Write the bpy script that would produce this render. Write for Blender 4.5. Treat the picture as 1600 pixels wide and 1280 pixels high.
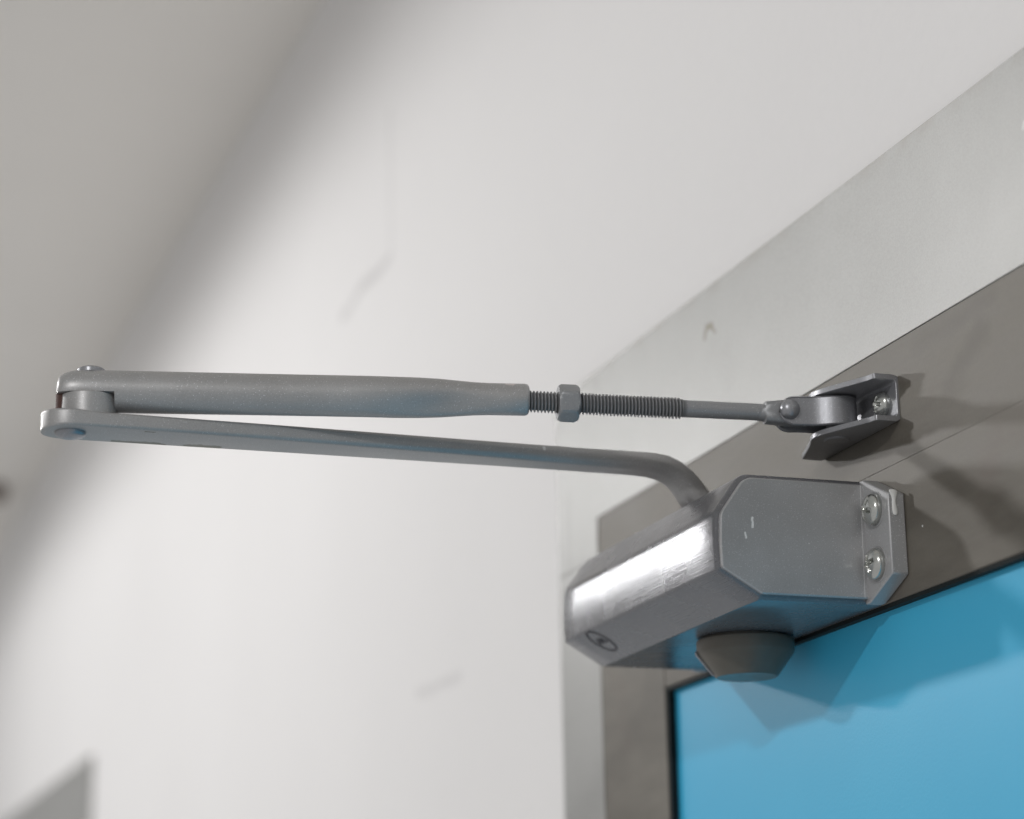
import bpy, bmesh, math, random
from mathutils import Vector, Matrix, noise

for o in list(bpy.data.objects):
    bpy.data.objects.remove(o)
scene = bpy.context.scene
COL = scene.collection
R = math.radians
MM = 0.001

# ------------------------------------------------------------------ camera
cd = bpy.data.cameras.new('camera')
cam = bpy.data.objects.new('camera', cd)
COL.objects.link(cam)
rot = Matrix(((0.3228, 0.2552, 0.9114), (0.9463, -0.0696, -0.3157), (-0.0171, 0.9644, -0.2640)))
cx, cy, cz = rot.col[0].normalized(), rot.col[1].normalized(), None
cy = (cy - cx * cx.dot(cy)).normalized()
cz = cx.cross(cy)
cam.matrix_world = Matrix(((cx.x, cy.x, cz.x, 0.6522), (cx.y, cy.y, cz.y, -0.3611), (cx.z, cy.z, cz.z, -0.1576), (0, 0, 0, 1)))
cd.sensor_fit = 'HORIZONTAL'
cd.sensor_width = 36.0
cd.lens = 81.0
cd.clip_start = 0.02
cd.clip_end = 60
cd.dof.use_dof = True
cd.dof.focus_distance = 0.765
cd.dof.aperture_fstop = 7.5
scene.camera = cam

# ------------------------------------------------------------------ light of the corridor
w = bpy.data.worlds.new('World')
scene.world = w
w.use_nodes = True
w.node_tree.nodes['Background'].inputs['Color'].default_value = (1.0, 0.99, 0.985, 1)
w.node_tree.nodes['Background'].inputs['Strength'].default_value = 0.37

def lamp(name, loc, watts, radius, col=(1, 0.99, 0.985)):
    l = bpy.data.lights.new(name, 'SPOT')           # recessed ceiling downlight, facing straight down
    l.spot_size = R(179)
    l.spot_blend = 0.17
    l.shadow_soft_size = radius
    l.energy = watts
    l.color = col
    o = bpy.data.objects.new(name, l)
    o.location = loc
    COL.objects.link(o)
    return o
lamp('ceiling_lamp', (-0.97, -0.965, 0.543), 24, 0.036)
lamp('ceiling_lamp', (-2.03, -0.965, 0.543), 26, 0.055)
lamp('ceiling_lamp', (0.99, -0.965, 0.543), 24, 0.034)

vs = scene.view_settings
vs.view_transform = 'Standard'
vs.look = 'None'
vs.exposure = 0.19
vs.gamma = 1.0
vs.use_curve_mapping = False
scene.render.engine = 'CYCLES'

# ------------------------------------------------------------------ materials
class NT:
    def __init__(self, name):
        self.m = bpy.data.materials.new(name)
        self.m.use_nodes = True
        self.t = self.m.node_tree
        self.p = self.t.nodes['Principled BSDF']
        self.co = self.t.nodes.new('ShaderNodeTexCoord').outputs['Object']
    def n(self, kind, **kw):
        nd = self.t.nodes.new(kind)
        for k, v in kw.items():
            setattr(nd, k, v)
        return nd
    def l(self, a, b):
        if hasattr(a, 'links'):
            self.t.links.new(a, b)
        else:
            b.default_value = a
    def math(self, op, a, b=0.0, c=None, clamp=False):
        nd = self.n('ShaderNodeMath', operation=op, use_clamp=clamp)
        self.l(a, nd.inputs[0]); self.l(b, nd.inputs[1])
        if c is not None:
            self.l(c, nd.inputs[2])
        return nd.outputs[0]
    def scaled(self, sx, sy, sz):
        nd = self.n('ShaderNodeMapping')
        self.l(self.co, nd.inputs['Vector'])
        nd.inputs['Scale'].default_value = (sx, sy, sz)
        return nd.outputs[0]
    def noise(self, scale, detail=3, rough=0.55, vec=None):
        nd = self.n('ShaderNodeTexNoise')
        self.l(vec if vec is not None else self.co, nd.inputs['Vector'])
        nd.inputs['Scale'].default_value = scale
        nd.inputs['Detail'].default_value = detail
        nd.inputs['Roughness'].default_value = rough
        return nd.outputs['Fac']
    def cells(self, scale):
        nd = self.n('ShaderNodeTexVoronoi')
        self.l(self.co, nd.inputs['Vector'])
        nd.inputs['Scale'].default_value = scale
        s = self.n('ShaderNodeSeparateColor')
        self.l(nd.outputs['Color'], s.inputs[0])
        return s.outputs[0], s.outputs[1], nd.outputs['Distance']
    def ramp(self, v, a, b, lo=0.0, hi=1.0):
        nd = self.n('ShaderNodeMapRange', clamp=True)
        self.l(v, nd.inputs[0])
        for i, x in enumerate((a, b, lo, hi)):
            nd.inputs[i + 1].default_value = x
        return nd.outputs[0]
    def mix(self, f, a, b):
        nd = self.n('ShaderNodeMix', data_type='RGBA')
        self.l(f, nd.inputs[0])
        for s, x in ((nd.inputs[6], a), (nd.inputs[7], b)):
            self.l(x if hasattr(x, 'links') else (*x, 1), s)
        return nd.outputs[2]
    def seg(self, a, b, wid, soft, warp=None, amp=0.0):
        """1 near the segment a-b (metres, object space), 0 away from it"""
        vec = self.co
        if warp:
            nz = self.n('ShaderNodeTexNoise')
            self.l(self.co, nz.inputs['Vector'])
            nz.inputs['Scale'].default_value = warp
            nz.inputs['Detail'].default_value = 3
            s = self.n('ShaderNodeVectorMath', operation='SUBTRACT')
            self.l(nz.outputs['Color'], s.inputs[0]); s.inputs[1].default_value = (.5, .5, .5)
            ma = self.n('ShaderNodeVectorMath', operation='MULTIPLY_ADD')
            self.l(s.outputs[0], ma.inputs[0]); ma.inputs[1].default_value = (amp,) * 3
            self.l(self.co, ma.inputs[2])
            vec = ma.outputs[0]
        a, b = Vector(a), Vector(b)
        ab = b - a
        d1 = self.n('ShaderNodeVectorMath', operation='SUBTRACT')
        self.l(vec, d1.inputs[0]); d1.inputs[1].default_value = a
        dt = self.n('ShaderNodeVectorMath', operation='DOT_PRODUCT')
        self.l(d1.outputs[0], dt.inputs[0]); dt.inputs[1].default_value = ab / max(ab.length_squared, 1e-12)
        t = self.math('MINIMUM', self.math('MAXIMUM', dt.outputs['Value'], 0.0), 1.0)
        sc = self.n('ShaderNodeVectorMath', operation='SCALE')
        sc.inputs[0].default_value = ab; self.l(t, sc.inputs['Scale'])
        d2 = self.n('ShaderNodeVectorMath', operation='DISTANCE')
        self.l(d1.outputs[0], d2.inputs[0]); self.l(sc.outputs[0], d2.inputs[1])
        return self.ramp(d2.outputs['Value'], wid, wid + soft, 1.0, 0.0)
    def any(self, *ms):
        r = ms[0]
        for m in ms[1:]:
            r = self.math('MAXIMUM', r, m)
        return r
    def bump(self, h, dist, strength=1.0):
        nd = self.n('ShaderNodeBump')
        nd.inputs['Distance'].default_value = dist
        nd.inputs['Strength'].default_value = strength
        self.l(h, nd.inputs['Height'])
        self.t.links.new(nd.outputs[0], self.p.inputs['Normal'])
    def set(self, **kw):
        for k, v in kw.items():
            s = self.p.inputs[k.replace('_', ' ')]
            if isinstance(v, tuple):
                v = (*v, 1)
            self.l(v, s)
        return self.m

def silver(name, base=(0.27, 0.285, 0.30), metallic=0.55, rough=0.40, chips=None, scratches=False, fleck=0.55):
    k = NT(name)
    c1, c2, dist = k.cells(3300)
    fl = k.math('MULTIPLY', k.ramp(c1, 0.955, 0.975), k.ramp(dist, 0.30, 0.55, 1.0, 0.0))
    fine = k.noise(2600, 2)
    big = k.noise(38, 4)
    lo = tuple(x * 0.86 for x in base); hi = tuple(min(1, x * 1.12) for x in base)
    col = k.mix(k.ramp(k.math('ADD', k.math('MULTIPLY', fine, 0.6), k.math('MULTIPLY', big, 0.4)), 0.35, 0.65), lo, hi)
    col = k.mix(k.math('MULTIPLY', fl, fleck), col, (0.85, 0.86, 0.88))
    rg = k.ramp(big, 0.3, 0.7, rough - 0.05, rough + 0.07)
    h = k.math('ADD', k.math('MULTIPLY', fine, 0.35), k.math('MULTIPLY', k.noise(650, 3), 0.9))
    if scratches:
        st = k.noise(1.0, 2, 0.5, k.scaled(55, 2600, 2600))
        sm = k.ramp(st, 0.60, 0.72)
        rg = k.math('SUBTRACT', rg, k.math('MULTIPLY', sm, 0.10))
        h = k.math('ADD', h, k.math('ADD', k.math('MULTIPLY', st, 1.5), k.math('MULTIPLY', k.noise(1.0, 3, .6, k.scaled(28, 160, 160)), 2.2)))
    met = metallic
    if chips:
        for ms, cc, mt in chips(k):
            col = k.mix(ms, col, cc)
            met = k.math('MULTIPLY', k.math('SUBTRACT', 1.0, ms), met) if mt == 0 else met
    k.bump(h, 0.00005, 0.5)
    return k.set(Base_Color=col, Metallic=met, Roughness=rg)

def body_chips_edge_glint(k):
    a = k.any(k.seg((-.0169, -.0470, .0056), (-.0169, -.0471, .0024), .00030, .00018, 700, .0009),
              k.seg((-.0169, -.0497, .0004), (-.0169, -.0495, -.0013), .0003, .00018, 700, .0009),
              k.seg((-.0169, -.0270, -.0020), (-.0169, -.0270, -.0021), .00012, .0001))
    return [(a, (0.75, 0.75, 0.74), 0), (k.math('MULTIPLY', k.seg((-.0169, -.0070, .0193), (-.0169, -.0076, -.0193), .00007, .00014, 400, .0002), .6), (0.8, 0.8, 0.8), 0)]  # pale line: worn cover edge, the light it catches painted into the colour
def arm_chips(k):
    a = k.any(k.seg((-.0893, -.243, .0360), (-.0890, -.229, .0360), .0020, .0004, 300, .0045),
              k.seg((-.0884, -.219, .0360), (-.0880, -.211, .0360), .0024, .0004, 300, .0045),
              k.seg((-.0735, -.236, .0358), (-.0735, -.234, .0358), .0006, .0004, 500, .003))
    b = k.any(k.seg((-.0740, -.098, .0402), (-.0740, -.098, .0394), .0004, .0003))
    return [(a, (0.13, 0.135, 0.10), 1), (b, (0.7, 0.7, 0.7), 0)]
def tube_chips(k):
    a = k.any(k.seg((-.049, -.1215, .0552), (-.049, -.1175, .0540), .0006, .0004, 500, .002),
              k.seg((-.058, -.155, .0568), (-.058, -.1535, .0568), .0005, .0004, 700, .001))
    return [(a, (0.62, 0.56, 0.54), 0)]
def thread_marks(k):
    a = k.any(k.seg((-.0440, -.078, .0518), (-.0440, -.0765, .0518), .0008, .0005, 700, .001),
              k.seg((-.0440, -.0685, .0515), (-.0430, -.0665, .0512), .0009, .0005, 700, .001))
    g = k.math('MULTIPLY', k.seg(tuple(rodA), tuple(rodA + rd * .0570), .00290, .0007), .72)  # darker close to the rod axis, down in the thread grooves
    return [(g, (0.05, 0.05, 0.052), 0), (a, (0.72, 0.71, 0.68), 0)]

rodA = Vector((-.0518, -.1165, .0494)); rodB = Vector((-.0348, -.0320, .0469)); rd = (rodB - rodA).normalized()
M = {}
M['body'] = silver('silver_hammer_paint', (0.43, 0.432, 0.438), 0.40, 0.42, body_chips_edge_glint, False, 0.75)
M['casting'] = silver('silver_paint_scuffed', (0.185, 0.187, 0.200), 0.48, 0.26, body_chips_edge_glint, True, 0.35)
M['arm'] = silver('silver_arm_paint', (0.372, 0.368, 0.366), 0.40, 0.40, arm_chips)
M['tube'] = silver('silver_tube_paint', (0.405, 0.400, 0.398), 0.42, 0.39, tube_chips, False, 0.8)
M['thread'] = silver('grey_thread_paint', (0.31, 0.315, 0.325), 0.4, 0.42, thread_marks)
M['bracket'] = silver('silver_bracket_paint', (0.34, 0.345, 0.365), 0.6, 0.34)

def zinc():
    k = NT('zinc_plated_steel')
    n1 = k.noise(420, 3)
    return k.set(Base_Color=k.mix(n1, (0.50, 0.51, 0.49), (0.68, 0.69, 0.66)), Metallic=0.95, Roughness=k.ramp(n1, .3, .7, .16, .30))
M['zinc'] = zinc()

def casing():
    k = NT('light_grey_frame_paint')
    f = k.noise(1500, 3, 0.7)
    b = k.noise(16, 4, 0.6)
    col = k.mix(k.ramp(k.math('ADD', k.math('MULTIPLY', f, .72), k.math('MULTIPLY', b, .28)), .36, .64), (0.280, 0.280, 0.269), (0.375, 0.375, 0.366))
    st = k.any(k.seg((-.1573, .0015, .1125), (-.1550, .0015, .1165), .0007, .0009, 500, .002),
               k.seg((-.1550, .0015, .1165), (-.1500, .0015, .1155), .0009, .0009, 500, .002),
               k.seg((-.1500, .0015, .1155), (-.1470, .0015, .1120), .0004, .0010, 500, .002))
    col = k.mix(k.math('MULTIPLY', st, .75), col, (0.13, 0.12, 0.06))
    st2 = k.any(k.seg((-.2790, .0015, .1275), (-.2780, .0015, .1265), .0020, .0025, 300, .002),
                k.seg((-.262, .0015, .085), (-.2615, .0015, .083), .0012, .0020, 300, .002),
                k.seg((-.318, .0015, .083), (-.3175, .0015, .028), .0006, .0050, 90, .004))
    col = k.mix(k.math('MULTIPLY', st2, .22), col, (0.16, 0.15, 0.15))
    wh = k.any(k.seg((.0850, .0015, .1075), (.0858, .0015, .1090), .0004, .0004, 700, .001))
    col = k.mix(k.math('MULTIPLY', wh, .35), col, (0.8, 0.8, 0.8))
    # grime creeping in from the wall joint
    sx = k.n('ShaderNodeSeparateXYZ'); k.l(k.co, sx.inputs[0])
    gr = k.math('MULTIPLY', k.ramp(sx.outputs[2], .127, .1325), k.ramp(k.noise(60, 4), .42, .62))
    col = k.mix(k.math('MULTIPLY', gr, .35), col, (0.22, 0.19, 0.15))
    k.bump(k.math('ADD', f, k.math('MULTIPLY', b, 2.0)), 0.00005, 0.4)
    return k.set(Base_Color=col, Metallic=0.22, Roughness=k.ramp(f, .3, .7, .34, .47))
M['casing'] = casing()

def doormetal():
    k = NT('dull_steel_door_skin')
    f = k.noise(1300, 2)
    s1 = k.noise(1.0, 5, 0.6, k.scaled(9, 9, 26))
    rt = k.n('ShaderNodeMapping'); k.l(k.co, rt.inputs['Vector'])
    rt.inputs['Rotation'].default_value = (0, R(38), 0); rt.inputs['Scale'].default_value = (14, 14, 75)
    s2 = k.noise(1.0, 4, 0.6, rt.outputs[0])
    v = k.math('ADD', k.math('MULTIPLY', s1, .5), k.math('ADD', k.math('MULTIPLY', s2, .38), k.math('MULTIPLY', f, .12)))
    col = k.mix(k.ramp(v, .36, .66), (0.088, 0.078, 0.063), (0.190, 0.176, 0.150))
    tint = k.ramp(k.noise(30, 3), .55, .72)
    col = k.mix(k.math('MULTIPLY', tint, .3), col, (0.12, 0.092, 0.078))
    smear = k.any(k.seg((.030, .003, .040), (.052, .003, .053), .0015, .006, 120, .008),
                  k.seg((.010, .003, .060), (.060, .003, .0615), .0006, .004, 90, .006))
    col = k.mix(k.math('MULTIPLY', smear, .35), col, (0.07, 0.062, 0.05))
    sp = k.seg((.0105, 0, -.0005), (.0105, 0, -.0006), .00025, .00015)
    col = k.mix(sp, col, (.8, .8, .8))
    k.bump(k.math('ADD', f, k.math('MULTIPLY', s2, 1.5)), 0.00004, 0.5)
    return k.set(Base_Color=col, Metallic=0.12, Specular_IOR_Level=0.35, Roughness=k.ramp(v, .35, .65, .42, .56))
M['door'] = doormetal()

def bluepanel():
    k = NT('sky_blue_panel_laminate')
    f = k.noise(900, 3)
    b = k.noise(9, 3)
    col = k.mix(k.ramp(k.math('ADD', k.math('MULTIPLY', f, .4), k.math('MULTIPLY', b, .6)), .35, .65), (0.042, 0.450, 0.740), (0.054, 0.490, 0.780))
    k.bump(f, 0.00008, 0.5)
    return k.set(Base_Color=col, Roughness=k.ramp(f, .3, .7, .36, .46), Specular_IOR_Level=0.5)
M['blue'] = bluepanel()

def rubber():
    k = NT('black_glazing_rubber')
    f = k.noise(500, 2)
    return k.set(Base_Color=k.mix(f, (0.006, 0.010, 0.011), (0.014, 0.020, 0.021)), Roughness=0.6, Specular_IOR_Level=0.15)
M['rubber'] = rubber()

def capplastic():
    k = NT('grey_brown_cap_plastic')
    f = k.noise(220, 3)
    return k.set(Base_Color=k.mix(f, (0.100, 0.090, 0.074), (0.130, 0.120, 0.100)), Roughness=k.ramp(f, .3, .7, .30, .42))
M['cap'] = capplastic()

def plain(name, c, rough, metallic=0.0, var=0.12, scale=300):
    k = NT(name)
    f = k.noise(scale, 3)
    return k.set(Base_Color=k.mix(f, tuple(x * (1 - var) for x in c), tuple(min(1, x * (1 + var)) for x in c)), Roughness=rough, Metallic=metallic)
M['white_paint'] = plain('white_wall_paint_drip', (0.72, 0.72, 0.70), 0.35, 0, .05)
M['ink'] = plain('black_printed_ink', (0.018, 0.017, 0.030), 0.5)
M['rust'] = plain('brown_bare_steel', (0.075, 0.035, 0.028), 0.7, 0, .35, 700)
M['fixture'] = plain('dark_brown_plastic', (0.15, 0.11, 0.09), 0.6)

def plaster(name, base, marks):
    k = NT(name)
    f = k.noise(240, 5, 0.65)
    b = k.noise(3.2, 4)
    lo = tuple(x * 0.965 for x in base)
    col = k.mix(k.ramp(k.math('ADD', k.math('MULTIPLY', f, .35), k.math('MULTIPLY', b, .65)), .35, .65), lo, base)
    if marks:
        s = k.any(k.math('MULTIPLY', k.seg((-.745, .006, .3035), (-.630, .006, .3065), .0008, .0055, 26, .012), .24),
                  k.math('MULTIPLY', k.seg((-.628, .006, .309), (-.630, .006, .40), .0005, .005), .12),
                  k.math('MULTIPLY', k.seg((-.578, .006, .0300), (-.500, .006, .0275), .0005, .005, 40, .008), .13))
        col = k.mix(s, col, (0.10, 0.09, 0.10))
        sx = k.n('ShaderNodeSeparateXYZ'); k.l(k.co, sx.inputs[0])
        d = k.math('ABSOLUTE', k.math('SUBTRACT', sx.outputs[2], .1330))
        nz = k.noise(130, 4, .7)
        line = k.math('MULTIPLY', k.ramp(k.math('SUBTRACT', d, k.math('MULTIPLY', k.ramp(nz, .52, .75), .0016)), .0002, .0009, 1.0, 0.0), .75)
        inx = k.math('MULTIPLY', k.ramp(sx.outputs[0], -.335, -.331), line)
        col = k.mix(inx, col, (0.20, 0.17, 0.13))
    k.bump(f, 0.0006, 0.16)
    return k.set(Base_Color=col, Roughness=0.72, Specular_IOR_Level=0.3)
M['wall'] = plaster('white_wall_emulsion', (0.82, 0.81, 0.808), True)
M['ceiling'] = plaster('ceiling_emulsion', (0.84, 0.815, 0.775), False)

# ------------------------------------------------------------------ mesh helpers
PLOC = {}
def finish(name, verts, faces, mat, parent=None, smooth=None):
    me = bpy.data.meshes.new(name)
    me.from_pydata([tuple(v) for v in verts], [], faces)
    bm = bmesh.new(); bm.from_mesh(me)
    bmesh.ops.remove_doubles(bm, verts=bm.verts, dist=1e-7)
    bmesh.ops.recalc_face_normals(bm, faces=bm.faces)
    bm.to_mesh(me); bm.free()
    if smooth is not None:
        for p in me.polygons:
            p.use_smooth = True
        me.set_sharp_from_angle(angle=R(smooth))
    me.materials.append(mat)
    o = bpy.data.objects.new(name, me)
    COL.objects.link(o)
    if parent is not None:
        adopt(o, parent)
    return o
def adopt(o, parent):
    o.parent = parent
    loc = PLOC.get(parent.name, (0, 0, 0))
    o.matrix_parent_inverse = Matrix.Translation(loc).inverted()
def thing(name, loc, label, cat, group=None):
    o = bpy.data.objects.new(name, None)
    o.empty_display_size = .02
    o.location = loc
    COL.objects.link(o)
    PLOC[o.name] = loc
    o['label'] = label; o['category'] = cat
    if group:
        o['group'] = group
    return o
def box(x0, x1, y0, y1, z0, z1):
    v = [(x, y, z) for x in (x0, x1) for y in (y0, y1) for z in (z0, z1)]
    return v, [(0, 1, 3, 2), (4, 6, 7, 5), (0, 4, 5, 1), (2, 3, 7, 6), (0, 2, 6, 4), (1, 5, 7, 3)]
def bevel(o, width, seg=2, angle=30):
    m = o.modifiers.new('edge', 'BEVEL')
    m.width = width; m.segments = seg; m.limit_method = 'ANGLE'; m.angle_limit = R(angle)
    m.harden_normals = False
    return o
def boxpart(name, dims, mat, parent, bev=0.0006):
    v, f = box(*dims)
    o = finish(name, v, f, mat, parent, 30)
    return bevel(o, bev)
def loft(rings, cap=True, closed=False):
    n = len(rings[0]); v = [p for r in rings for p in r]; f = []
    m = len(rings)
    for i in range(m if closed else m - 1):
        a, b = i * n, ((i + 1) % m) * n
        for j in range(n):
            k = (j + 1) % n
            f.append((a + j, a + k, b + k, b + j))
    if cap and not closed:
        f.append(tuple(reversed(range(n)))); f.append(tuple(range((m - 1) * n, m * n)))
    return v, f
def prism(pts, fn, a, b):
    return loft([[fn(p, a) for p in pts], [fn(p, b) for p in pts]])
def lathe(prof, org, axis, seg=40):
    """prof: list of (radius, height along axis)"""
    ax = Vector(axis).normalized()
    u = ax.orthogonal().normalized(); w_ = ax.cross(u)
    rings = []
    for r, h in prof:
        r = max(r, 1e-6)
        rings.append([Vector(org) + ax * h + (u * math.cos(t) + w_ * math.sin(t)) * r for t in [2 * math.pi * i / seg for i in range(seg)]])
    return loft(rings)
def join(*vf):
    V, F = [], []
    for v, f in vf:
        k = len(V); V += list(v); F += [tuple(i + k for i in q) for q in f]
    return V, F
def inset(poly, d):
    """inset a convex counter-clockwise polygon"""
    n = len(poly); out = []
    for i in range(n):
        a, b, c = Vector(poly[i - 1]), Vector(poly[i]), Vector(poly[(i + 1) % n])
        e1, e2 = (b - a).normalized(), (c - b).normalized()
        n1, n2 = Vector((-e1.y, e1.x)), Vector((-e2.y, e2.x))
        s = (n1 + n2); out.append(b + s * (d / (1 + n1.dot(n2))))
    return out
def rounded(poly, rad, seg=6):
    n = len(poly); out = []
    for i in range(n):
        a, b, c = Vector(poly[i - 1]), Vector(poly[i]), Vector(poly[(i + 1) % n])
        e1, e2 = (b - a).normalized(), (c - b).normalized()
        ang = e1.angle(e2); r = max(rad[i], 1e-6)
        t = r * math.tan(ang / 2)
        n1 = Vector((-e1.y, e1.x)); p = b - e1 * t; cen = p + n1 * r
        for k in range(seg + 1):
            th = ang * k / seg
            q = -n1 * r
            out.append(cen + Vector((q.x * math.cos(th) - q.y * math.sin(th), q.x * math.sin(th) + q.y * math.cos(th))))
    return out

# ------------------------------------------------------------------ wall and ceiling
FAR = -2.465                                    # the next door along the same wall
def wall():
    xs = [-5.5, -0.305 + FAR, 0.690 + FAR, -0.305, 0.690, 2.0]
    z0, z1, z2 = -1.985, 0.095, 0.552
    v, f = [], []
    def rect(x0, x1, za, zb):
        b = box(x0, x1, .006, .12, za, zb); k = len(v)
        v.extend(b[0]); f.extend(tuple(i + k for i in q) for q in b[1])
    rect(xs[0], xs[5], z1, z2)
    for i in (0, 2, 4):
        rect(xs[i], xs[i + 1], z0, z1)
    o = finish('wall', v, f, M['wall'])
    o['kind'] = 'structure'; o['label'] = 'scuffed white painted wall around the door frames'
wall()
v, f = box(-5.5, 2.0, -2.6, .12, .552, .60)
o = finish('ceiling', v, f, M['ceiling']); o['kind'] = 'structure'; o['label'] = 'plain grey-white ceiling in blur at upper left'

# ------------------------------------------------------------------ door frame
def door_frame():
    t = thing('door_frame', (0.19, .006, -1.985), 'light grey painted metal door frame that carries the closer arm bracket', 'door frame', 'door frames along the wall')
    # header casing with its two corner blocks, butted on to the jambs
    xl, xr, zi, zo, zj = -.3325, .7205, .0658, .1325, .0480
    pts = [(xl, zj), (-.2822, zj), (-.2822, zi), (.6702, zi), (.6702, zj), (xr, zj), (xr, zo), (xl, zo)]
    v, f = prism(pts, lambda p, y: (p[0], y, p[1]), .0015, .03)
    bevel(finish('header_casing', v, f, M['casing'], t, 30), .0002)
    for a, b in ((xl, -.2822), (.6702, xr)):
        boxpart('jamb_casing', (a, b, .0015, .03, -1.985, zj - .0001), M['casing'], t, .0003)
    boxpart('head_rebate', (-.2821, .6701, .0019, .05, .0246, zi - .00003), M['door'], t, .00015)
    for a, b in ((-.2820, -.2524), (.6404, .6700)):
        boxpart('jamb_rebate', (a, b, .0019, .05, -1.985, .02458), M['door'], t, .0001)
    return t
def door_leaf():
    t = thing('door', (0.19, .02, -1.985), 'dull steel framed door with sky-blue panel, below the silver closer body', 'door', 'doors along the wall')
    top, rail = .0241, -.0210
    boxpart('top_rail', (-.2072, .5950, 0, .04, rail, top), M['door'], t, .0005)
    boxpart('bottom_rail', (-.2072, .5950, 0, .04, -1.975, -1.80), M['door'], t, .0005)
    for a, b in ((-.2512, -.2074), (.5952, .6390)):
        boxpart('stile', (a, b, 0, .04, -1.975, top), M['door'], t, .0005)
    boxpart('panel', (-.2070, .5948, .0034, .03, -1.80, rail - .0002), M['blue'], t, .0002)
    g = join(box(-.20735, -.2050, .0004, .0033, -1.80, rail - .0001), box(.5930, .59515, .0004, .0033, -1.80, rail - .0001),
             box(-.2049, .5929, .0004, .0033, rail - .0015, rail - .0001))
    finish('gasket', *g, M['rubber'], t)
    return t
frame, door = door_frame(), door_leaf()

def copy_tree(root, dx, label):
    r = root.copy(); COL.objects.link(r)
    r.location = (root.location.x + dx, root.location.y, root.location.z)
    r['label'] = label
    for ch in list(root.children):
        c = ch.copy(); COL.objects.link(c); c.parent = r
        c.matrix_parent_inverse = ch.matrix_parent_inverse.copy()
    return r
copy_tree(frame, FAR, 'out-of-focus grey door frame corner farther along the wall, bottom left of the picture')
copy_tree(door, FAR, 'blurred door inside the farther frame at the bottom left corner')

# small dark fitting where the ceiling meets the wall
v, f = join(lathe([(.0, 0), (.010, 0), (.013, .004), (.013, .016), (.009, .020), (.0, .020)], (-2.335, -.040, .552), (0, 0, -1), 24),
            box(-2.362, -2.308, -.043, -.037, .546, .552))
o = finish('cable_clip', v, f, M['fixture'], None, 40)
o['label'] = 'tiny dark brown blurred fitting on the ceiling at the left edge'; o['category'] = 'clip'

# ------------------------------------------------------------------ door closer
closer = thing('door_closer', (-.087, 0, 0), 'silver painted hydraulic door closer with folded two-piece arm', 'door closer')
X0, X1 = -.0185, -.1630                       # near and far end of the body

# body: a die-cast prism along x, chamfered towards the room
prof = [(-.0001, .0208), (-.0500, .0208), (-.0598, .0072), (-.0604, -.0025), (-.0601, -.0124), (-.0450, -.0212), (-.0001, -.0212)]
rads = [.0003, .0062, .0060, .0700, .0018, .0016, .0003]
def ring(x, d, draft=0.0):
    q = rounded(inset(prof, d), [max(r - d * .3, .0002) for r in rads], 6)
    return [(x, p.x, p.y) for p in q]
rings = [ring(X0, .0016), ring(X0 - .0004, .0007), ring(X0 - .0010, .0002), ring(X0 - .0018, 0)]
rings += [ring(X0 + (X1 - X0) * k / 10, 0) for k in range(1, 10)]
rings += [ring(X1 + .0030, 0), ring(X1 + .0016, .0004), ring(X1 + .0006, .0012), ring(X1, .0030)]
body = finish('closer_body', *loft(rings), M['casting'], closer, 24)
def mount(name, xa, s):
    # flange on the door with cut corners; xa = outer edge, s = direction inwards
    pts = [(xa, -.0142), (xa, .0126), (xa + s * .0168, .0206), (xa + s * .0200, .0206), (xa + s * .0200, -.0210), (xa + s * .0166, -.0210)]
    v, f = prism(pts, lambda p, y: (p[0], y, p[1]), -.0062, -.0001)
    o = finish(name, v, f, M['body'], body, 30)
    return bevel(o, .0005, 2)
mount('mounting_flange', 0.0, -1)
mount('mounting_flange', X1 - .0185, 1)
# separate end cover with the speckled paint of the casting's end
er = [(X0 + .0012, p.x, p.y) for p in rounded(inset(prof, .0017), [max(r - .0004, .0002) for r in rads], 6)]
e0 = [(X0 - .0006, p[1], p[2]) for p in er]
e2 = [(X0 + .0016, p.x, p.y) for p in rounded(inset(prof, .0021), [max(r - .0006, .0002) for r in rads], 6)]
clip = lambda rr: [(x, min(y, -.0058), z) for x, y, z in rr]
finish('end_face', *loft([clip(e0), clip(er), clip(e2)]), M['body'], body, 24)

def pan_screw(name, org, axis, rad, h, parent, spin=0.0, seg=64, nr=16):
    """domed cross-recess head"""
    ax = Vector(axis).normalized()
    u = ax.orthogonal().normalized(); w_ = ax.cross(u)
    rings = []
    prof_ = [(rad * .96, 0), (rad, h * .12), (rad * .99, h * .30)]
    prof_ += [(rad * math.cos(a), h * (.30 + .70 * math.sin(a))) for a in [math.pi / 2 * k / nr for k in range(1, nr)]]
    for r, hh in prof_:
        rr = []
        for i in range(seg):
            t = 2 * math.pi * i / seg
            a, b = r * math.cos(t - spin), r * math.sin(t - spin)
            arm = min(abs(a), abs(b)); lng = max(abs(a), abs(b))
            wid = rad * .145
            dep = 0.0
            if lng < rad * .64:
                dep = max(0.0, min(1.0, (wid - arm) / (rad * .05)))
                dep *= max(0.0, min(1.0, (rad * .64 - lng) / (rad * .10)))
                dep *= h * .62 * (1 - .35 * lng / (rad * .64))
            rr.append(Vector(org) + ax * (hh - dep) + (u * math.cos(t) + w_ * math.sin(t)) * r)
        rings.append(rr)
    v, f = loft(rings, cap=False)
    cen = len(v); v = list(v) + [Vector(org) + ax * (h - h * .62)]
    b0 = (len(rings) - 1) * seg
    f += [(b0 + i, b0 + (i + 1) % seg, cen) for i in range(seg)]
    f.append(tuple(reversed(range(seg))))
    return finish(name, v, f, M['zinc'], parent, 50)
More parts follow.
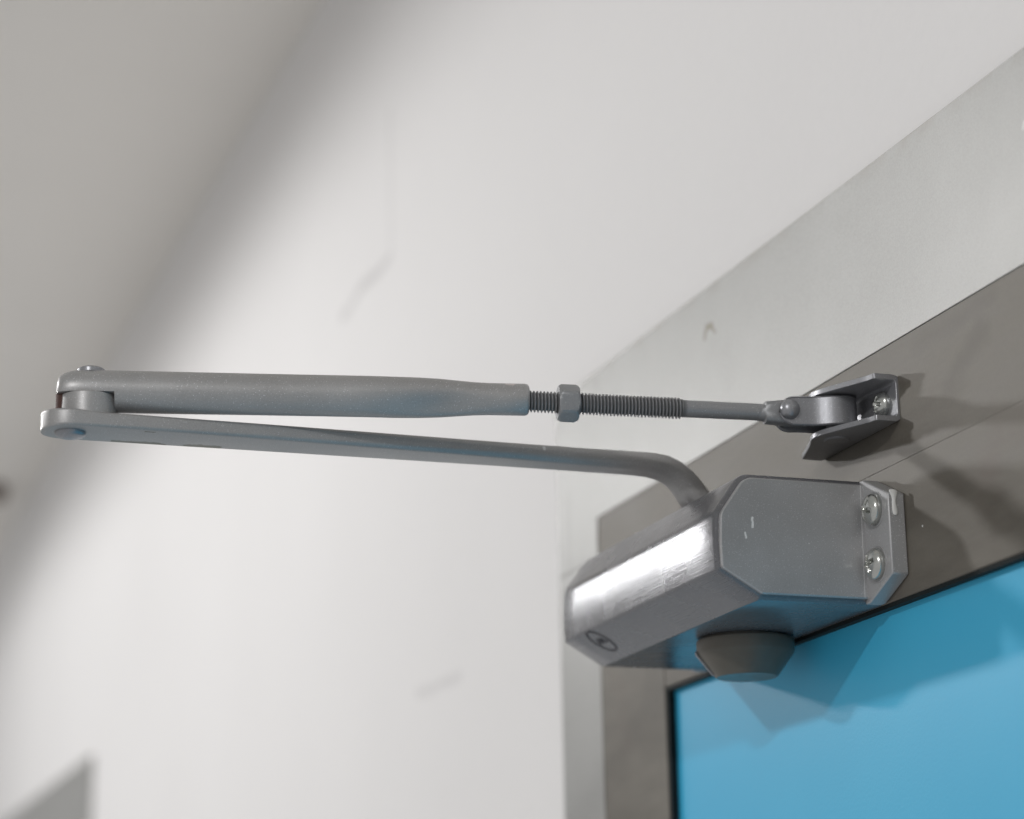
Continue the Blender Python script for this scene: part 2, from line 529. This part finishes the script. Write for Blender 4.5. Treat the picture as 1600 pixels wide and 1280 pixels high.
for zz, sp in ((.0088, .35), (-.0094, .95)):
    pan_screw('mounting_screw', (-.0092, -.0063, zz), (0, -1, 0), .0052, .0040, body, sp)
    ringv = lathe([(.0054, -.0002), (.0061, -.0002), (.0061, .0001), (.0059, .0002), (.0055, .0000)], (-.0092, -.0063, zz), (0, -1, 0), 48)
    finish('screw_seat', *ringv, M['body'], body, 40)
for zz in (.0088, -.0094):
    pan_screw('mounting_screw', (X1 - .0093, -.0063, zz), (0, -1, 0), .0052, .0040, body, .2)
# oval maker's mark printed on the lower chamfer
e_s = Vector((0, .0152, -.0088)).normalized()
nrm = Vector((0, -.0088, -.0152)).normalized()
lc = Vector((-.1366, -.0545, -.0157)) + nrm * .00012
def onlogo(a, b, h=0.0):
    return lc + Vector((-1, 0, 0)) * a * MM + e_s * b * MM + nrm * h
def ribbon(pts, wid, closed=False):
    V, F = [], []
    n = len(pts)
    for i, p in enumerate(pts):
        a = pts[i - 1] if (closed or i) else pts[i]
        b = pts[(i + 1) % n] if (closed or i < n - 1) else pts[i]
        d = Vector((b[0] - a[0], b[1] - a[1])).normalized(); q = Vector((-d.y, d.x)) * wid / 2
        for s in (1, -1):
            for h in (0, .00006):
                V.append(onlogo(p[0] + q.x * s, p[1] + q.y * s, h))
    for i in range(n if closed else n - 1):
        a, b = i * 4, ((i + 1) % n) * 4
        F += [(a + 1, b + 1, b + 3, a + 3), (a, a + 1, b + 1, b), (a + 2, b + 2, b + 3, a + 3), (a, b, b + 2, a + 2)]
    return V, F
oval = [(5.7 * math.cos(t), 6.3 * math.sin(t)) for t in [2 * math.pi * i / 48 for i in range(48)]]
lg = join(ribbon(oval, .75, True),
          ribbon([(-3.3, 1.6), (-1.4, -1.7), (0.0, 1.6), (1.4, -1.7), (3.3, 1.5)], .95),
          ribbon([(-2.4, -.2), (2.6, .1)], .9))
finish('logo', *lg, M['ink'], body)

# white paint run on the flange edge
def drip():
    rows = [(.0138, -.0044, .0018), (.0128, -.0041, .0019), (.0118, -.0040, .0014), (.0106, -.0040, .0009), (.0092, -.0041, .0009), (.0080, -.0040, .0011),
            (.0068, -.0039, .0013), (.0058, -.0038, .0012), (.0050, -.0038, .0007)]
    rs = []
    for z, y, wd in rows:
        rs.append([(-.0001, y - wd, z), (.0004, y - wd * .75, z), (.0007, y, z), (.0004, y + wd * .75, z), (-.0001, y + wd, z)])
    v, f = loft(rs)
    o = finish('paint_drip', v, f, M['white_paint'], body, 80)
    s = o.modifiers.new('soft', 'SUBSURF'); s.levels = s.render_levels = 2
drip()

# conical spindle cap under the body
v, f = lathe([(0, -.002), (.0150, -.002), (.0150, 0), (.0170, .0003), (.0174, .0008), (.0174, .0046), (.0169, .0055), (.0114, .0130), (.0107, .0136), (.0, .0136)],
             (-.0885, -.0184, -.0216), (0, 0, -1), 56)
cap = finish('spindle_cap', v, f, M['cap'], closer, 32)
# broken rim on its room side
rim, rf = [], []
rows = [(.0175, .0040, 2), (.0179, .0049, 5), (.0176, .0058, 4), (.0157, .0082, 3), (.0139, .0106, 4), (.0119, .0130, 2)]
for r, h, da in rows:
    for t, k in ((R(254 - da), 0), (R(254), .0003), (R(254 + da * .6), 0), (R(254), -.0020)):
        rim.append((-.0885 + (r + k) * math.cos(t), -.0184 + (r + k) * math.sin(t), -.0216 - h))
for i in range(len(rows) - 1):
    for j in range(4):
        k = (j + 1) % 4
        rf.append((i * 4 + j, i * 4 + k, i * 4 + 4 + k, i * 4 + 4 + j))
rf += [(3, 2, 1, 0), tuple(len(rim) - 4 + i for i in range(4))]
finish('chipped_rim', rim, rf, M['bracket'], cap, 40)

# ---- main arm: flat bar square out from the door, cranked down to the spindle
AX = -.0808
def bar_ring(y, z, wd, th, tilt, rc, n=5):
    """rounded rectangle section; tilt = direction of travel in the y-z plane"""
    c, s = math.cos(tilt), math.sin(tilt)
    out = []
    hw, ht = wd / 2, th / 2
    rc = min(rc, hw * .98, ht * .98)
    for qx, qz, a0 in ((1, 1, 0), (-1, 1, 90), (-1, -1, 180), (1, -1, 270)):
        for k in range(n + 1):
            a = R(a0 + 90 * k / n)
            px = qx * (hw - rc) + rc * math.cos(a)
            pz = qz * (ht - rc) + rc * math.sin(a)
            out.append((AX + px, y - pz * s, z + pz * c))
    return out
path = []
for k in range(9):                                # rounded elbow end
    a = R(90 * k / 8)
    path.append((-.2692 + .0100 * (1 - math.cos(a)), .0388, max(.0200 * math.sin(a) ** .8, .0030), .0062 - .0006 * k / 8, 0, .0009))
path += [(-.252, .0385, .0200, .0050, 0, .0009), (-.245, .0385, .0198, .0050, 0, .0010), (-.200, .0385, .0182, .0052, 0, .0013), (-.150, .0384, .0160, .0055, 0, .0017),
         (-.110, .0383, .0145, .0058, 0, .0022), (-.080, .0382, .0132, .0064, 0, .0027), (-.064, .0382, .0126, .0068, 0, .0030),
         (-.0560, .0380, .0124, .0074, R(-4), .0034), (-.0510, .0372, .0124, .0080, R(-16), .0038), (-.0470, .0354, .0124, .0084, R(-32), .0040),
         (-.0438, .0328, .0126, .0088, R(-46), .0042), (-.0412, .0296, .0130, .0092, R(-54), .0042), (-.0386, .0258, .0134, .0094, R(-54), .0042), (-.0350, .0232, .0140, .0074, R(-25), .0030), (-.0240, .0226, .0140, .0062, 0, .0025)]
arm = finish('main_arm', *loft([bar_ring(*p) for p in path]), M['arm'], closer, 40)
v, f = lathe([(0, 0), (.0095, 0), (.0100, .0006), (.0100, .0082), (.0092, .0090), (.0052, .0092), (.0050, .0108), (0, .0110)], (AX, -.0235, .0205), (0, 0, 1), 40)
finish('spindle_hub', *lathe([(0, 0), (.0095, 0), (.0100, .0006), (.0100, .0072), (.0092, .0080), (0, .0080)], (AX, -.0225, .0205), (0, 0, 1), 40), M['arm'], arm, 35)
v, f = lathe([(.0050, 0), (.0050, .0010), (.0042, .0017), (.0022, .0021), (0, .0022)], (AX, -.2597, .0361), (0, 0, -1), 36)
finish('rivet', v, f, M['bracket'], arm, 50)
v, f = lathe([(0, 0), (.0097, 0), (.0097, .0004), (.0095, .0069), (.0092, .0072), (0, .0072)], (AX, -.2541, .0409), (0, 0, 1), 48)
finish('pivot_spacer', v, f, M['arm'], arm, 40)
for nm, z0, z1 in (('pivot_pin', .0360, .0490),):
    finish(nm, *lathe([(.0, 0), (.0036, 0), (.0036, z1 - z0), (0, z1 - z0)], (AX, -.2612, z0), (.0, .0, 1), 24), M['rust'], arm, 40)

# ---- forearm tube (swaged towards the threaded end)
def fpt(y):                                      # axis of the forearm in plan
    return -.030 + (y + .008) * 50.0 / 249.0
FD = Vector((50.0 / 249.0, 1, 0)).normalized()   # along the forearm
FN = Vector((FD.y, -FD.x, 0))                    # sideways, towards the camera
def tube_ring(y, z, r, seg=48, cut=None, dent=0.0, squash=1.0):
    out = []
    for i in range(seg):
        t = 2 * math.pi * i / seg
        a, b = math.cos(t) * r * squash, math.sin(t) * r
        if dent:
            k = max(0.0, math.cos(t - R(-38)))
            a -= dent * k ** 4 * math.cos(R(-38)); b -= dent * k ** 4 * math.sin(R(-38)) * .5
        if cut is not None:
            b = max(b, cut - z)
        p = Vector((fpt(y), y, z)) + FN * a + Vector((0, 0, b))
        out.append(p)
    return out
CUT = .0482
tz = .0499
sec = []
for k in range(8):                               # domed tongue over the pivot
    a = R(5 + 85 * k / 7)
    y = -.2554 - .0090 * math.cos(a)
    s = math.sin(a) ** 0.5
    sec.append(tube_ring(y, tz - .0010 * (1 - s), .0070 * (.22 + .78 * s), cut=CUT))
sec += [tube_ring(-.250, tz, .0070, cut=CUT), tube_ring(-.2462, tz, .0070, cut=CUT), tube_ring(-.2459, tz, .0070)]
for y, r, d, q in ((-.230, .0070, 0, 1), (-.200, .0069, 0, 1), (-.175, .0069, 0, 1), (-.165, .0069, .0003, 1), (-.156, .00690, .0016, 1), (-.148, .0068, .0027, .99), (-.141, .0065, .0030, .98),
                   (-.135, .0060, .0022, .98), (-.130, .0056, .0009, .99), (-.125, .0054, .0003, 1), (-.120, .0054, 0, 1), (-.1130, .0054, 0, 1), (-.1122, .0052, 0, 1), (-.1118, .0047, 0, 1)):
    sec.append(tube_ring(y, tz - (.0001 if y > -.16 else 0), r, 48, None, d, q))
sec.append(tube_ring(-.1119, .0493, .0034))
sec.append(tube_ring(-.1160, .0493, .0034))
tube = finish('forearm_tube', *loft(sec), M['tube'], closer, 38)
v, f = lathe([(.0046, -.0004), (.0046, .0008), (.0040, .0013), (0, .0014)], (AX, -.2536, tz + .0068), (0, 0, 1), 36)
finish('rivet', v, f, M['bracket'], tube, 45)

# ---- threaded rod, its lock nut, plain shank and flattened end
rodA = Vector((fpt(-.1165), -.1165, .0494)); rodB = Vector((fpt(-.0320), -.0320, .0469))
rd = (rodB - rodA).normalized()
ru = Vector((0, 0, 1)); ru = (ru - rd * ru.dot(rd)).normalized(); rv = rd.cross(ru)
def rod_ring(s, rads_):
    n = len(rads_)
    return [rodA + rd * s + (ru * math.cos(2 * math.pi * i / n) + rv * math.sin(2 * math.pi * i / n)) * r for i, r in enumerate(rads_)]
seg = 28; pitch = .00118; per = 8
L = (rodB - rodA).length
Lt = .0578
rs = []
steps = int(Lt / pitch * per)
for k in range(steps + 1):
    s = k * pitch / per
    row = []
    for i in range(seg):
        ph = (s / pitch - i / seg) % 1.0
        tri = 1 - abs(2 * ph - 1)
        prof_t = min(1.0, max(0.0, (tri - .12) / .72))
        fade = min(1.0, (Lt - s) / .0012)
        row.append(.00278 + (.00092 * prof_t) * fade + .00012 * (1 - fade))
    rs.append(rod_ring(s, row))
rs.append(rod_ring(Lt + .0006, [.00292] * seg))
rs.append(rod_ring(L - .004, [.00290] * seg)); rs.append(rod_ring(L, [.00292] * seg))
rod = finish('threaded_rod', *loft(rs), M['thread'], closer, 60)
# nut
def nut():
    s0 = ((Vector((fpt(-.1020), -.1020, .0490)) - rodA).dot(rd)); wd = .0070; ac = .0066
    def hexring(s, rr, rcap):
        out = []
        for i in range(60):
            t = 2 * math.pi * i / 60
            q = ((t - R(8.5)) % R(60)) - R(30)
            r = min(rr * math.cos(R(30)) / math.cos(q), rcap)
            out.append(rodA + rd * s + (ru * math.cos(t) + rv * math.sin(t)) * r)
        return out
    R1 = [hexring(s0, ac, .0036), hexring(s0, ac, .00565), hexring(s0 + .0005, ac, .0061), hexring(s0 + .0011, ac, .0070),
          hexring(s0 + wd - .0011, ac, .0070), hexring(s0 + wd - .0005, ac, .0061), hexring(s0 + wd, ac, .00565), hexring(s0 + wd, ac, .0036)]
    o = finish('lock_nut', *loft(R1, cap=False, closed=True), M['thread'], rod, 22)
nut()
# flattened end of the shank between the strap legs
def flat_end():
    S = []
    for y, hw, hh in ((-.0345, .0028, .0028), (-.0325, .0031, .0031), (-.0322, .0032, .0037), (-.0290, .0032, .0040), (-.0250, .0030, .0044), (-.0180, .0030, .0044), (-.0165, .0028, .0036)):
        c = Vector((fpt(y), y, .0468)); row = []
        for i in range(24):
            t = 2 * math.pi * i / 24
            ex = .5 if y > -.0324 else 1.0
            a = math.copysign(abs(math.cos(t)) ** ex, math.cos(t)) * hw
            b = math.copysign(abs(math.sin(t)) ** ex, math.sin(t)) * hh
            row.append(c + FN * a + Vector((0, 0, b)))
        S.append(row)
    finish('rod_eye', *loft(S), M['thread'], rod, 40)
flat_end()

# ---- bent strap looped round the bracket pin, riveted to the rod
PIN = Vector((-.0300, -.0080, 0))
def strap():
    ro, th = .0078, .0019
    zc, hh = .0464, .0051
    pathp = []                                   # (point, outward normal, distance from free end)
    leg = .0205; gap = .0053
    n1 = 14
    def blend(u):                                # legs pinch in from the loop to the rod eye
        return gap - th / 2 + (ro - th / 2 - (gap - th / 2)) * (u * u * (3 - 2 * u))
    P = []
    for k in range(n1):
        d = leg * k / (n1 - 1)
        off = blend(max(0.0, min(1.0, (d - .0105) / (leg - .0105))))
        P.append((-FD * (leg - d) + FN * off, min(d, .0051)))
    for k in range(1, 24):
        a = math.pi * k / 24
        P.append((FN * math.cos(a) * (ro - th / 2) + FD * math.sin(a) * (ro - th / 2), .0051))
    for k in range(n1 - 1, -1, -1):
        d = leg * k / (n1 - 1)
        off = blend(max(0.0, min(1.0, (d - .0105) / (leg - .0105))))
        P.append((-FD * (leg - d) - FN * off, min(d, .0051)))
    # finer round ends
    def densify(P):
        out = []
        for i in range(len(P)):
            out.append(P[i])
            if i < len(P) - 1 and (P[i][1] < .0051 or P[i + 1][1] < .0051):
                for q in (.25, .5, .75):
                    out.append((P[i][0].lerp(P[i + 1][0], q), P[i][1] * (1 - q) + P[i + 1][1] * q))
        return out
    P = densify(P)
    rr = []
    for i, (p, d) in enumerate(P):
        a = P[max(i - 1, 0)][0]; b = P[min(i + 1, len(P) - 1)][0]
        tdir = (b - a).normalized(); nn = Vector((tdir.y, -tdir.x, 0))
        h = math.sqrt(max(.0051 ** 2 - (.0051 - d) ** 2, (.0006) ** 2))
        e = .0004
        row = []
        for sa, sb in ((-1, -1), (-1, 1), (1, 1), (1, -1)):
            for (ka, kb) in (((1, e), (e, 1)) if (sa * sb > 0) else ((e, 1), (1, e))):
                pa = sa * (th / 2 - (e if ka == e else 0)); pb = sb * (h - (e if kb == e else 0))
                row.append(PIN + p + nn * pa + Vector((0, 0, zc + pb)))
        rr.append(row)
    o = finish('arm_strap', *loft(rr), M['bracket'], closer, 40)
    rc = PIN - FD * .0172 + FN * .0052 + Vector((0, 0, .0468))
    v, f = lathe([(.0034, 0), (.0034, .0005)] + [(.0033 * math.cos(R(a)), .0005 + .0024 * math.sin(R(a))) for a in range(8, 91, 12)], rc, FN, 36)
    finish('rivet', v, f, M['bracket'], o, 60)
    finish('pivot_pin', *lathe([(0, 0), (.0040, 0), (.0044, .0004), (.0044, .0011), (.0034, .0012), (.0034, .0150), (.0044, .0152), (.0044, .0168), (0, .0171)], (PIN.x, PIN.y, .0373), (0, 0, 1), 32), M['bracket'], o, 40)
strap()

# ---- folded U bracket on the frame
def bracket():
    th, zb, zt, yb, rr = .0019, .0378, .0540, .0029, .0030
    st = [(-.0590, .0030), (-.0588, .0066), (-.0580, .0074), (-.0540, .0087), (-.0480, .0106), (-.0430, .0122), (-.0390, .0137), (-.0360, .0150), (-.0330, .0160),
          (-.0300, .0164), (-.0270, .0160), (-.0245, .0152), (-.0220, .0142), (-.0180, .0126), (-.0130, .0104), (-.0095, .0090), (-.0065, .0076), (-.0040, .0072), (-.0032, .0068), (-.0030, .0060)]
    def upath(off, d):
        """U section; off = inwards offset of the sheet"""
        r = rr - off
        pts = [(-d, zb + off)]
        for k in range(7):
            a = R(-90 + 90 * k / 6)
            pts.append((yb - rr + r * math.cos(a), zb + rr + r * math.sin(a)))
        for k in range(7):
            a = R(90 * k / 6)
            pts.append((yb - rr + r * math.cos(a), zt - rr + r * math.sin(a)))
        pts.append((-d, zt - off))
        return pts
    rings = []
    for x, d in st:
        row = [(x, y, z) for y, z in upath(0, d)] + [(x, y, z) for y, z in reversed(upath(th, d))]
        rings.append(row)
    o = finish('frame_bracket', *loft(rings), M['bracket'], closer, 30)
    bevel(o, .00035, 2, 40)
    for x in (-.0118, -.0482):
        pan_screw('bracket_screw', (x, yb - th, .0459), (0, -1, 0), .0044, .0034, o, .5)
bracket()
